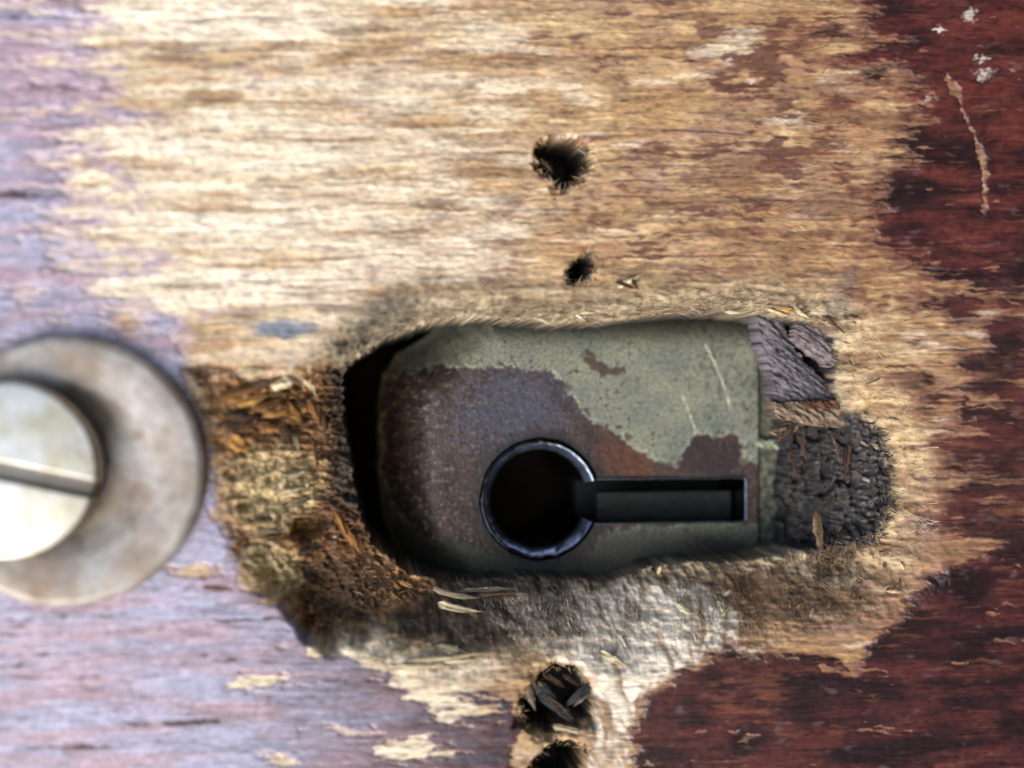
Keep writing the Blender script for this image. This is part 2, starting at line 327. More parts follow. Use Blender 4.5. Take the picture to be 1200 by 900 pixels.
    for sd, w_ in ((PH1, 5), (PH2, 3), (PH3, 9), (PH4, 5)):
        q = sd(u, v)
        c = mix(c, lin(70,58,48), ss(w_, -2, q+4*fbm(u/9, v/9, 198, 3))*0.75)
        c = mix(c, lin(36,30,27), ss(1, -5, q))
    c = c*(1+0.10*G8(u, v)+0.07*G5(u, v+800)*(1-0.5*mv))[..., None]
    return np.clip(c, 0.004, 0.9), np.clip(mv, 0, 1)

# ------------------------------------------------------------------ materials
def material(name, rough=0.8, gloss_rough=None, metal=0.0, nscale=(1200, 5200, 2000), ncontrast=0.5, bump=0.00004, spec=0.5, base=None, coat=0.0, metal_attr=None):
    mt = bpy.data.materials.new(name); mt.use_nodes = True
    t = mt.node_tree; N = t.nodes; L = t.links; b = N['Principled BSDF']
    tc = N.new('ShaderNodeTexCoord'); mp = N.new('ShaderNodeMapping'); mp.inputs['Scale'].default_value = nscale
    L.new(tc.outputs['Object'], mp.inputs['Vector'])
    nz = N.new('ShaderNodeTexNoise'); nz.inputs['Scale'].default_value = 1.0; nz.inputs['Detail'].default_value = 3; nz.inputs['Roughness'].default_value = 0.6
    L.new(mp.outputs[0], nz.inputs['Vector'])
    if base is None:
        at = N.new('ShaderNodeAttribute'); at.attribute_name = 'tint'; src = at.outputs['Color']
    else:
        rg = N.new('ShaderNodeRGB'); rg.outputs[0].default_value = (*base, 1); src = rg.outputs[0]
    mr = N.new('ShaderNodeMapRange'); mr.inputs['From Min'].default_value = 0.3; mr.inputs['From Max'].default_value = 0.7
    mr.inputs['To Min'].default_value = 1-ncontrast; mr.inputs['To Max'].default_value = 1+ncontrast
    L.new(nz.outputs['Fac'], mr.inputs['Value'])
    mx = N.new('ShaderNodeMix'); mx.data_type = 'RGBA'; mx.blend_type = 'MULTIPLY'; mx.inputs['Factor'].default_value = 1
    L.new(src, mx.inputs['A']); L.new(mr.outputs[0], mx.inputs['B']); L.new(mx.outputs['Result'], b.inputs['Base Color'])
    b.inputs['Roughness'].default_value = rough; b.inputs['Metallic'].default_value = metal; b.inputs['Specular IOR Level'].default_value = spec
    if gloss_rough is not None:
        g = N.new('ShaderNodeAttribute'); g.attribute_name = 'gloss'
        m2 = N.new('ShaderNodeMapRange'); m2.inputs['To Min'].default_value = rough; m2.inputs['To Max'].default_value = gloss_rough
        L.new(g.outputs['Fac'], m2.inputs['Value'])
        ad = N.new('ShaderNodeMath'); ad.operation = 'MULTIPLY_ADD'; L.new(nz.outputs['Fac'], ad.inputs[0]); ad.inputs[1].default_value = 0.16
        L.new(m2.outputs[0], ad.inputs[2])
        L.new(ad.outputs[0], b.inputs['Roughness'])
    if metal_attr:
        g = N.new('ShaderNodeAttribute'); g.attribute_name = metal_attr; L.new(g.outputs['Fac'], b.inputs['Metallic'])
    bp = N.new('ShaderNodeBump'); bp.inputs['Strength'].default_value = 1.0; bp.inputs['Distance'].default_value = bump
    L.new(nz.outputs['Fac'], bp.inputs['Height']); L.new(bp.outputs[0], b.inputs['Normal'])
    return mt
M_WOOD = material('worn_wood', 0.70, 0.26, nscale=(330, 4600, 1500), ncontrast=0.22, bump=0.000010, spec=0.55)
M_FIBRE = material('wood_fibre', 0.85, nscale=(700, 5000, 2000), ncontrast=0.3, bump=0.00003, spec=0.3)
M_ROT = material('rotten_wood', 0.9, nscale=(3500, 3500, 3500), ncontrast=0.6, bump=0.00008, spec=0.3)
M_PLATE = material('painted_rusty_steel', 0.6, 0.42, nscale=(3800, 3800, 3800), ncontrast=0.42, bump=0.00004, metal_attr='metal')
M_STEEL = material('blued_steel', 0.27, metal=0.95, nscale=(2600, 2600, 2600), ncontrast=0.35, bump=0.00002)
M_DARK = material('greasy_dark_steel', 0.75, metal=0.0, nscale=(2000, 2000, 2000), ncontrast=0.5, bump=0.00004, base=tuple(lin(26,28,28)))
M_WARD = material('ward_steel', 0.55, metal=0.3, nscale=(900, 3000, 900), ncontrast=0.5, bump=0.00003, base=tuple(lin(44,50,47)))
M_SCREW = material('worn_nickel', 0.38, metal=0.85, nscale=(900, 900, 900), ncontrast=0.12, bump=0.00003)
M_WASH = material('dull_zinc', 0.55, metal=0.35, nscale=(700, 700, 700), ncontrast=0.2, bump=0.00004)
M_CORE = material('inner_wood', 0.9, nscale=(300, 2000, 600), ncontrast=0.4, base=tuple(lin(60,48,38)))

# ------------------------------------------------------------------ mesh helpers
def link(name, me, mat, parent=None, loc=None):
    o = bpy.data.objects.new(name, me); COL.objects.link(o)
    if mat: me.materials.append(mat)
    if parent is not None: o.parent = parent
    return o
def thing(name, label, cat, origin, group=None):
    o = bpy.data.objects.new(name, None); COL.objects.link(o); o['kind'] = 'thing'
    o.empty_display_size = 0.005
    o.matrix_world = Matrix.Translation(ROT @ Vector(np.array(origin)*MM)) @ ROT.to_4x4()
    o['label'] = label; o['category'] = cat
    if group: o['group'] = group
    return o
def raw_mesh(name, v, f, col=None, gloss=None, metal=None, smooth=True):
    """v (k,3) in mm, f (m,4) or (m,3) int arrays"""
    me = bpy.data.meshes.new(name); f = np.asarray(f); k = f.shape[1]
    me.vertices.add(len(v)); me.vertices.foreach_set('co', (np.asarray(v)*MM).astype(np.float32).ravel())
    me.loops.add(f.size); me.loops.foreach_set('vertex_index', f.astype(np.int32).ravel())
    me.polygons.add(len(f)); me.polygons.foreach_set('loop_start', np.arange(0, f.size, k, dtype=np.int32))
    me.polygons.foreach_set('use_smooth', np.full(len(f), smooth))
    me.update(calc_edges=True)
    if col is not None:
        a = me.attributes.new('tint', 'FLOAT_COLOR', 'POINT'); c = np.ones((len(v), 4), np.float32); c[:, :3] = col; a.data.foreach_set('color', c.ravel())
    for nm, arr in (('gloss', gloss), ('metal', metal)):
        if arr is not None:
            a = me.attributes.new(nm, 'FLOAT', 'POINT'); a.data.foreach_set('value', np.asarray(arr, np.float32))
    return me
def patch(name, xs, ys, n0, hfun, cfun, keepfun, origin, thick):
    """height-field slab: grid over xs, ys (mm); n0 = plane used to read photo pixels; boundary gets a skirt 'thick' deep (absolute n if negative tuple)"""
    X, Y = np.meshgrid(xs, ys); U, V = Q(X, Y, n0)
    N_ = hfun(U, V); c, gl, mt = cfun(U, V, N_)
    K = keepfun(U, V, N_)                                   # per vertex
    kc = K[:-1, :-1] & K[1:, :-1] & K[:-1, 1:] & K[1:, 1:]
    h, w = X.shape; idx = np.arange(h*w).reshape(h, w)
    a, b, cc, d = idx[:-1, :-1], idx[:-1, 1:], idx[1:, 1:], idx[1:, :-1]   # ys ascending -> counterclockwise
    F = np.stack([a, b, cc, d], -1)[kc]
    p = np.pad(kc, 1)
    mid = p[1:-1, 1:-1]
    E = [np.stack([b, a], -1)[mid & ~p[:-2, 1:-1]], np.stack([d, cc], -1)[mid & ~p[2:, 1:-1]],
         np.stack([a, d], -1)[mid & ~p[1:-1, :-2]], np.stack([cc, b], -1)[mid & ~p[1:-1, 2:]]]
    E = np.concatenate(E)                                   # directed so that skirt faces outward
    co = np.stack([X, Y, N_], -1).reshape(-1, 3)
    bv = np.unique(E); remap = np.full(h*w, -1); remap[bv] = np.arange(len(bv))+h*w
    low = co[bv].copy()
    low[:, 2] = np.minimum(low[:, 2]-0.05, thick[0]) if isinstance(thick, tuple) else low[:, 2]-thick
    SK = np.stack([E[:, 0], remap[E[:, 0]], remap[E[:, 1]], E[:, 1]], -1)[:, ::-1]
    co = np.concatenate([co, low]); F = np.concatenate([F, SK])
    ca = c.reshape(-1, 3); ca = np.concatenate([ca, ca[bv]*0.8])
    g = gl.ravel(); g = np.concatenate([g, g[bv]*0]); q = mt.ravel(); q = np.concatenate([q, q[bv]])
    used = np.unique(F); rm = np.full(len(co), -1); rm[used] = np.arange(len(used))
    return raw_mesh(name, co[used]-np.array(origin), rm[F], ca[used], g[used], q[used])
def box_mesh(name, x0, x1, y0, y1, n0, n1, origin):
    v = np.array([(x, y, n) for n in (n0, n1) for y in (y0, y1) for x in (x0, x1)], float)-np.array(origin)
    f = [(0, 2, 3, 1), (4, 5, 7, 6), (0, 1, 5, 4), (2, 6, 7, 3), (0, 4, 6, 2), (1, 3, 7, 5)]
    return raw_mesh(name, v, f, smooth=False)
def lathe(name, cx, cy, prof, a0, a1, seg, origin, colfun=None, wob=0.0):
    """profile of (radius, n) turned round (cx, cy) from angle a0 to a1"""
    full = abs((a1-a0)-2*math.pi) < 1e-6
    k = seg if full else seg+1
    an = a0+(a1-a0)*np.arange(k)/seg; pr = np.array(prof, float); m_ = len(pr)
    v = np.stack([cx+np.cos(an)[:, None]*pr[None, :, 0], cy+np.sin(an)[:, None]*pr[None, :, 0], np.broadcast_to(pr[None, :, 1], (k, m_))], -1).reshape(-1, 3)
    i = np.arange(seg); j = np.arange(m_-1); I, J = np.meshgrid(i, j, indexing='ij'); I2 = (I+1) % k
    f = np.stack([I*m_+J, I*m_+J+1, I2*m_+J+1, I2*m_+J], -1).reshape(-1, 4)
    c = None if colfun is None else colfun(v)
    if wob: v = v+wob*np.stack([fbm(v[:, 0]*.9, v[:, 1]*.9, 472, 4), fbm(v[:, 0]*.9, v[:, 1]*.9, 473, 4), fbm(v[:, 0]*.9, v[:, 1]*.9, 474, 4)], -1)
    return raw_mesh(name, v-np.array(origin), f, c)

rng = np.random.default_rng(7)
def strands(roots, ang, length, width, lift, bend, base_n, cols, seg=4, taper=True):
    """thin tapered three-sided strands; roots (k,2) photo px, ang in radians (0 = right, + = down), lengths and widths px; returns v, f, c"""
    k = len(roots); t = np.linspace(0, 1, seg+1)
    a = ang[:, None]+bend[:, None]*t[None, :]
    st = length[:, None]/seg
    du = np.cumsum(np.cos(a)*st, 1)-np.cos(a)*st; dv = np.cumsum(np.sin(a)*st, 1)-np.sin(a)*st
    U = roots[:, :1]+du; V = roots[:, 1:]+dv
    Nn = base_n[:, None]+lift[:, None]*np.sin(t*math.pi*0.55)[None, :]*length[:, None]/15.0
    C = P(U, V, Nn)
    w = (width[:, None]/2/15.0)*np.clip(1.05-t[None, :]**1.6, 0.06, 1)
    sx, sy = np.sin(a), np.cos(a)                            # sideways in x, y (y up)
    L_ = C+np.stack([sx*w, sy*w, -0.3*w], -1); R_ = C-np.stack([sx*w, sy*w, 0.3*w], -1); T_ = C+np.stack([0*w, 0*w, 0.9*w], -1)
    v = np.stack([L_, R_, T_], 2).reshape(-1, 3)
    base = (np.arange(k)*(seg+1)*3)[:, None, None]
    s_ = np.arange(seg)[None, :, None]*3; e = np.arange(3)[None, None, :]; e2 = (e+1) % 3
    f = np.stack([base+s_+e, base+s_+e2, base+s_+3+e2, base+s_+3+e], -1).reshape(-1, 4)
    c = np.repeat(cols, (seg+1)*3, axis=0)
    return v, f, c

# ------------------------------------------------------------------ the door
ORG = (0.0, 0.0, 0.0)
door = thing('wooden_door', 'weathered wooden door face with worn red-brown varnish and a ragged hole round the keyhole', 'door', ORG)
STEP = 0.086
def axis(a, b, ea, eb):
    x = list(np.arange(a, b, STEP)); s = STEP; lo = []; y = x[0]
    while y > ea: s *= 1.35; y -= s; lo.append(y)
    s = STEP; hi = []; y = x[-1]
    while y < eb: s *= 1.35; y += s; hi.append(y)
    return np.array(lo[::-1]+x+hi)
cor = P(np.array([0, 1200, 0, 1200.]), np.array([0, 0, 900, 900.]), np.zeros(4))
xa = axis(cor[:, 0].min()-1, cor[:, 0].max()+1, -95, 110); ya = axis(cor[:, 1].min()-0.5, cor[:, 1].max()+0.5, -75, 75)
def b_col(u, v, n):
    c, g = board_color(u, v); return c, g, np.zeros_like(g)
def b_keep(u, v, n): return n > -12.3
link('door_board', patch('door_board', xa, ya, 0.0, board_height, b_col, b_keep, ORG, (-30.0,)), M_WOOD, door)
link('door_core', box_mesh('door_core', xa[0]+1, xa[-1]-1, ya[0]+1, ya[-1]-1, -40, -29.9, ORG), M_CORE, door)

# ------------------------------------------------------------------ the lock in the hole
PN = -8.2
lc = P(633., 585., PN)
lock = thing('mortise_lock', 'old steel mortise lock with flaking grey-green paint, rust and a keyhole, set inside the hole', 'lock', lc)
PPM = FPX/float((P(633., 585., PN)-CAM)@FWD)                  # px per mm at the plate
RUST = SDF([(452,470),(458,444),(480,434),(520,428),(560,431),(600,430),(640,436),(664,446),(668,462),(690,490),(720,506),(745,526),(770,541),(795,546),(802,528),(813,511),(830,506),
 (842,516),(860,506),(872,520),(868,540),(886,540),(900,560),(900,612),(800,612),(760,616),(712,622),(690,650),(640,662),(600,655),(570,640),(520,636),(490,630),(466,600),(452,560)])
RSP = SDF([(683,409),(694,411),(702,426),(720,431),(734,428),(733,438),(712,441),(694,434),(684,422)])
SC1 = LINE_D([(826,404),(840,432),(850,458),(856,480)]); SC2 = LINE_D([(800,464),(808,484),(816,508)])
LEFT = SDF([(446,520),(447,470),(452,438),(470,412),(500,396),(560,340),(1000,340),(1000,760),(560,760),(500,690),(470,660),(453,620),(447,570)])
def pl_h(u, v):
    q = LEFT(u+2*pn(u/14, v/14, 201), v)
    n = PN-6.5*ss(-84, 4, q)**2.2
    r = ss(1.5, -1.5, RUST(u+5*fbm(u/10, v/10, 203, 3), v+5*fbm(u/10, v/10, 206, 3))+7*fbm(u/16, v/16, 451, 4)*ss(700, 560, u)+3*fbm(u/5, v/5, 452, 3))
    n = n-0.07*r+0.025*fbm(u/9, v/9, 209, 4)*r+0.012*fbm(u/5, v/5, 211, 2)+0.10*fbm(u/90, v/90, 458, 2)
    return n-0.05*ss(2.2, 0.5, SC1(u, v))
def pl_c(u, v, n):
    sh = u.shape+(3,)
    wu = u+5*fbm(u/10, v/10, 203, 3); wv = v+5*fbm(u/10, v/10, 206, 3)
    rq = RUST(wu, wv)+7*fbm(u/16, v/16, 451, 4)*ss(700, 560, u)+3*fbm(u/5, v/5, 452, 3)
    r = ss(2.5, -2.5, rq); r = np.maximum(r, ss(1.5, -1, RSP(wu+4*fbm(u/7, v/7, 453, 3), wv))*0.9)
    r = np.maximum(r, 0.8*ss(0.36, 0.5, fbm(u/11, v/11, 454, 4)-0.01*np.clip(rq, 0, 60)+0.12))
    r = np.maximum(r, ss(0.42, 0.5, fbm(u/8, v/8, 214, 3))*0.5*ss(800, 880, u))
    pc = mix(np.broadcast_to(lin(125,127,110), sh), lin(103,110,102), np.clip(0.5+0.9*fbm(u/60, v/40, 217, 3), 0, 1))
    pc = mix(pc, lin(72,74,62), ss(0.10, 0.50, fbm(u/7, v/7, 220, 5, 0.65)+0.22*ss(780, 890, u)+0.3*fbm(u/50, v/50, 421, 3)-0.03)*0.8)
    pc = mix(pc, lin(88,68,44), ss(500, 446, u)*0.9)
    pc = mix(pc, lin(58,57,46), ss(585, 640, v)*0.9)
    pc = mix(pc, lin(190,190,164), ss(4, 0.5, np.abs(rq-2))*0.30*(1-ss(600, 640, v))*ss(0.0, 0.4, fbm(u/20, v/20, 455, 3)+0.15))
    rc = mix(np.broadcast_to(lin(72,55,48), sh), lin(46,38,39), np.clip(0.5+0.9*fbm(u/16, v/16, 223, 4), 0, 1))
    st = ss(1.1, 0.3, ell(u, v, 600, 480, 95, 62, -0.3)+0.5*fbm(u/16, v/7, 227, 3))
    rc = mix(rc, lin(80,88,108), st*0.55)
    rc = mix(rc, lin(128,116,102), ss(0.15, 0.6, fbm(u/7, v/7, 230, 3))*ss(640, 470, u)*0.6)
    rc = mix(rc, lin(132,124,118), 0.6*ss(0.3, 0.6, fbm(u/3.2, v/3.2, 456, 3))*ss(0.5, 0.0, np.abs(fbm(u/40, v/40, 457, 3))))
    rc = mix(rc, lin(112,76,44), ss(500, 455, u)*ss(-0.1, 0.4, fbm(u/9, v/9, 233, 3))*0.8)
    rc = mix(rc, lin(46,36,44), ss(1.1, 0.6, ell(u, v, 835, 535, 52, 26)+0.3*fbm(u/10, v/10, 236, 3))*0.75)
    rc = mix(rc, lin(92,54,38), ss(1.1, 0.4, ell(u, v, 735, 540, 50, 24, 0.5)+0.3*fbm(u/10, v/10, 238, 3))*0.6)
    c = mix(pc, rc, r)
    for q in (SC1, SC2): c = mix(c, lin(190,192,174), ss(1.3, 0.4, q(u+1.5*pn(u/6, v/6, 239), v))*0.75)
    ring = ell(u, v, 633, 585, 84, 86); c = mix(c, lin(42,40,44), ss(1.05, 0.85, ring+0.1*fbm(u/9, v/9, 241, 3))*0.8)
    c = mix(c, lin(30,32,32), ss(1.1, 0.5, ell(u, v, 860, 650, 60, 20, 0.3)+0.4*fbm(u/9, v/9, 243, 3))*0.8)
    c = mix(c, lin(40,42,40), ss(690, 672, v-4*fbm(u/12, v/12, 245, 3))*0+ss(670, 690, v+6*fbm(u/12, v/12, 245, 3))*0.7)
    metal = r*0.15+r*st*0.2
    return np.clip(c, 0.004, 0.9), np.clip(r*0.7, 0, 1), np.clip(metal, 0, 1)
KC = P(633., 585., PN); KR = 71.0/PPM
S0 = P(690., 562., PN); S1 = P(874., 611., PN)                # slot corners
def pl_keep(u, v, n):
    inside = LEFT(u+2*pn(u/14, v/14, 201), v) < 1
    p = P(u, v, np.full_like(u, PN)); x, y = p[..., 0], p[..., 1]
    inring = (x-KC[0])**2+(y-KC[1])**2 < (KR-0.25)**2
    inslot = (x > KC[0]) & (x < S1[0]+0.02) & (y < S0[1]) & (y > S1[1])
    return inside & ~(inring | inslot)
c4 = P(np.array([405., 889.]), np.array([735., 330.]), np.full(2, PN))
px = np.arange(c4[0, 0], c4[1, 0], 0.074); py = np.arange(c4[0, 1], c4[1, 1], 0.074)
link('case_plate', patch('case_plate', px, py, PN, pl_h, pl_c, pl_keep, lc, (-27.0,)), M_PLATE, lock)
e4 = P(np.array([894., 960.]), np.array([735., 330.]), np.full(2, PN))
ex = np.arange(e4[0, 0], e4[1, 0], 0.1); ey = np.arange(e4[0, 1], e4[1, 1], 0.1)
def rim_c(u, v, n):
    c = mix(np.broadcast_to(lin(96,100,80), u.shape+(3,)), lin(48,48,42), np.clip(0.5+1.0*fbm(u/8, v/8, 251, 4)+ss(560, 640, v)*0.5, 0, 1))
    return c, np.zeros_like(u), np.zeros_like(u)
link('case_edge', patch('case_edge', ex, ey, PN, lambda u, v: PN-0.35+0.1*fbm(u/8, v/8, 253, 3), rim_c, lambda u, v, n: np.ones(u.shape, bool), lc, (-27.0,)), M_PLATE, lock)
# bushing: rolled lip round the keyhole, open where the slot leaves it
ga = math.asin(min(0.99, (S0[1]-S1[1])/2/KR)); sy = (S0[1]+S1[1])/2-KC[1]
a_top = math.asin((S0[1]-KC[1])/KR); a_bot = 2*math.pi+math.asin((S1[1]-KC[1])/KR)
prof = [(KR+0.05, PN-0.5), (KR+0.05, PN+0.04)]
for k in range(7):
    a = math.pi/2*k/6; prof.append((KR-0.30+0.30*math.cos(a), PN+0.06+0.20*math.sin(a)))
for k in range(1, 7):
    a = k/6; prof.append((KR-0.34-0.60*a, PN+0.25-0.62*a-0.25*a*a))
prof += [(KR-0.98, PN-1.4), (KR-1.0, -26)]
def ring_col(v):
    r = np.hypot(v[:, 0]-KC[0], v[:, 1]-KC[1]); k = ss(KR-0.26, KR-0.46, r)*ss(PN-1.0, PN-0.5, v[:, 2])*np.clip(0.95+0.9*fbm(v[:, 0]*1.3, v[:, 1]*1.3, 471, 4), 0.15, 1)
    return mix(np.broadcast_to(lin(38,39,44), (len(v), 3)), lin(168,184,214), k)
def lip_col(v):
    k = ss(PN-0.25, PN+0.05, v[:, 2]); return mix(np.broadcast_to(lin(22,23,24), (len(v), 3)), lin(120,132,152), k)
link('keyhole_bushing', lathe('keyhole_bushing', KC[0], KC[1], prof[::-1], a_top, a_bot, 150, lc, ring_col, 0.09), M_STEEL, lock)
# slot channel: lip and walls as one swept profile along an open U path
def sweep_u(name, xa_, xb_, yt, yb, prof2, r=0.25):
    """profile (inward offset, n) swept along top edge -> right end -> bottom edge"""
    path = []
    path += [((x_, yt+0.06*float(pn(x_*0.8, 1.0, 475))), (0, -1)) for x_ in np.linspace(xa_, xb_-r, 14)]
    for k in range(1, 6):
        a = math.pi/2*(1-k/6); path.append(((xb_-r+r*math.cos(a), yt-r+r*math.sin(a)), (-math.cos(a), -math.sin(a))))
    path += [((xb_, yt-r), (-1, 0)), ((xb_, yb+r), (-1, 0))]
    for k in range(1, 6):
        a = -math.pi/2*k/6; path.append(((xb_-r+r*math.cos(a), yb+r+r*math.sin(a)), (-math.cos(a), -math.sin(a))))
    path += [((x_, yb+0.06*float(pn(x_*0.8, 5.0, 476))), (0, 1)) for x_ in np.linspace(xb_-r, xa_, 14)]
    v = np.array([(p[0]+nr[0]*o, p[1]+nr[1]*o, n) for p, nr in path for o, n in prof2]); m_ = len(prof2)
    f = [(i*m_+j, (i+1)*m_+j, (i+1)*m_+j+1, i*m_+j+1) for i in range(len(path)-1) for j in range(m_-1)]
    return raw_mesh(name, v-lc, np.array(f)[:, ::-1], lip_col(v), smooth=True)
pr2 = [(-0.16, PN-0.4), (-0.12, PN+0.03), (-0.08, PN+0.06), (0.0, PN+0.07), (0.05, PN+0.03), (0.09, PN-0.08), (0.11, PN-0.4), (0.12, PN-9.5)]
xs0 = KC[0]+math.cos(a_top)*(KR-0.3)
link('slot_lip', sweep_u('slot_lip', xs0, S1[0], S0[1], S1[1], pr2), M_STEEL, lock)
link('keyway_floor', box_mesh('keyway_floor', KC[0]+KR-0.6, S1[0]+0.4, S1[1]-0.4, S0[1]+0.4, PN-10.0, PN-7.5, lc), M_DARK, lock)

link('ward_plate', box_mesh('ward_plate', KC[0]+KR+0.5, S1[0]-0.35, S1[1]-0.3, S1[1]+(S0[1]-S1[1])*0.62, PN-4.6, PN-3.2, lc), M_WARD, lock)
# paint flake hanging over the case seam
def flake(name, pts, n_, th, mat, parent, org, col, warp=2.0, bulge=0.0):
    sd = SDF(pts); p = np.array(pts, float); lo = p.min(0)-4; hi = p.max(0)+4
    g = P(np.array([lo[0], hi[0]]), np.array([hi[1], lo[1]]), np.full(2, n_))
    xs = np.arange(g[0, 0], g[1, 0], 0.08); ys = np.arange(g[0, 1], g[1, 1], 0.08)
    s = len(bpy.data.objects)
    def hf(u, v): return n_+bulge*ss(0, -14, sd(u, v))+0.30*fbm((u+v*0.7)/30, (v-u*0.7)/6, s, 4, 0.65)+0.10*fbm(u/5, v/5, s+5, 3)
    def cf(u, v, n):
        c = mix(np.broadcast_to(col[0], u.shape+(3,)), col[1], np.clip(0.4+1.0*fbm((u+v*0.8)/14, (v-u*0.8)/4, s+9, 3), 0, 1)); return c, np.zeros_like(u), np.zeros_like(u)
    return link(name, patch(name, xs, ys, n_, hf, cf, lambda u, v, n: sd(u+warp*pn(u/6, v/6, s+2), v+warp*pn(u/6, v/6, s+3)) < 0, org, th), mat, parent)
flake('paint_flake', [(886,512),(898,516),(910,514),(917,521),(912,529),(902,524),(888,524)], PN+0.25, 0.25, M_PLATE, lock, lc, (lin(160,168,146), lin(110,120,104)))

# ------------------------------------------------------------------ torn chunks of wood right of the lock
GP = (lin(108,103,108), lin(50,47,52)); TN = (lin(128,112,94), lin(66,50,42)); BR = (lin(96,66,46), lin(52,38,32))
chunks = [([(886,366),(916,370),(924,396),(944,424),(986,462),(990,482),(946,482),(912,474),(902,430),(892,408)], -3.3, 2.6, GP, 0.3),
 ([(934,376),(952,378),(990,410),(991,438),(980,436),(928,398)], -2.2, 1.6, (lin(122,112,114), lin(66,58,62)), 0.2),
 ([(956,376),(966,378),(990,400),(990,408)], -2.0, 1.2, GP, 0.1),
 ([(908,472),(990,466),(996,482),(1016,490),(1030,500),(960,500),(906,490)], -2.7, 2.0, TN, 0.2),
 ([(940,470),(986,468),(990,480),(944,480)], -2.35, 0.6, BR, 0.15),
 ([(905,502),(935,496),(938,504),(908,512)], -3.0, 1.0, (lin(126,104,84), lin(70,56,46)), 0.1),
 ([(1008,512),(1040,520),(1038,530),(1012,522)], -1.9, 0.8, TN, 0.1)]
for pts, n_, th, col, bl in chunks:
    flake('torn_wood_chunk', pts, n_, th, M_FIBRE, door, ORG, col, bulge=bl)

# ------------------------------------------------------------------ splinters (each a part of the door)
GOLD, GOLD2, CREAM, GREY, BLUE, BRN = lin(182,138,80), lin(138,98,56), lin(200,184,152), lin(132,124,112), lin(74,74,80), lin(76,57,44)
def splinter(u1, v1, u2, v2, w, col, lift=0.25, bend=0.0, n0=None, dz=0.15):
    L_ = math.hypot(u2-u1, v2-v1); a = math.atan2(v2-v1, u2-u1); seg = 8; t = np.linspace(0, 1, seg+1)
    aa = a-bend/2+bend*t
    U = u1+np.concatenate([[0], np.cumsum(np.cos(aa[:-1])*L_/seg)]); V = v1+np.concatenate([[0], np.cumsum(np.sin(aa[:-1])*L_/seg)])
    b = n0 if n0 is not None else float(board_height(np.array([u1]), np.array([v1]), False)[0])
    e = n0 if n0 is not None else float(board_height(np.array([u2]), np.array([v2]), False)[0])
    Nn = b+(max(e, b-1.5)-b)*t+dz+lift*np.sin(t*math.pi)
    C = P(U, V, Nn); k = 9; ang = np.arange(k)*2*math.pi/k
    r = w*1.15/2/15*np.clip(np.minimum(t*5+0.45, (1-t)*2.2+0.12), 0, 1)*(1+0.10*rng.standard_normal(seg+1))
    rib = 1+0.30*rng.standard_normal(k); tone = 1+0.38*rng.standard_normal(k)
    sx, sy = np.sin(aa), np.cos(aa)
    v = []; cc = []
    for i in range(seg+1):
        for j, q in enumerate(ang):
            rr = r[i]*max(0.35, rib[j]+0.14*rng.standard_normal()); lx = (rng.standard_normal()*0.35*L_/15/seg)
            v.append(C[i]+np.array([sx[i]*math.cos(q)*rr+lx*math.cos(aa[i]), sy[i]*math.cos(q)*rr-lx*math.sin(aa[i]), math.sin(q)*rr*0.5]))
            cc.append(np.clip(col*max(0.25, tone[j]*(1+0.18*rng.standard_normal()))*0.85, 0.008, 0.8))
    f = [(i*k+j, i*k+(j+1) % k, (i+1)*k+(j+1) % k, (i+1)*k+j) for i in range(seg) for j in range(k)]
    v = np.array(v); cc = np.array(cc)
    o = P(u1, v1, b)
    ob = link('splinter', raw_mesh('splinter', v-o, np.array(f)[:, ::-1], cc, smooth=False), M_FIBRE, door)
    ob.location = Vector(o*MM)
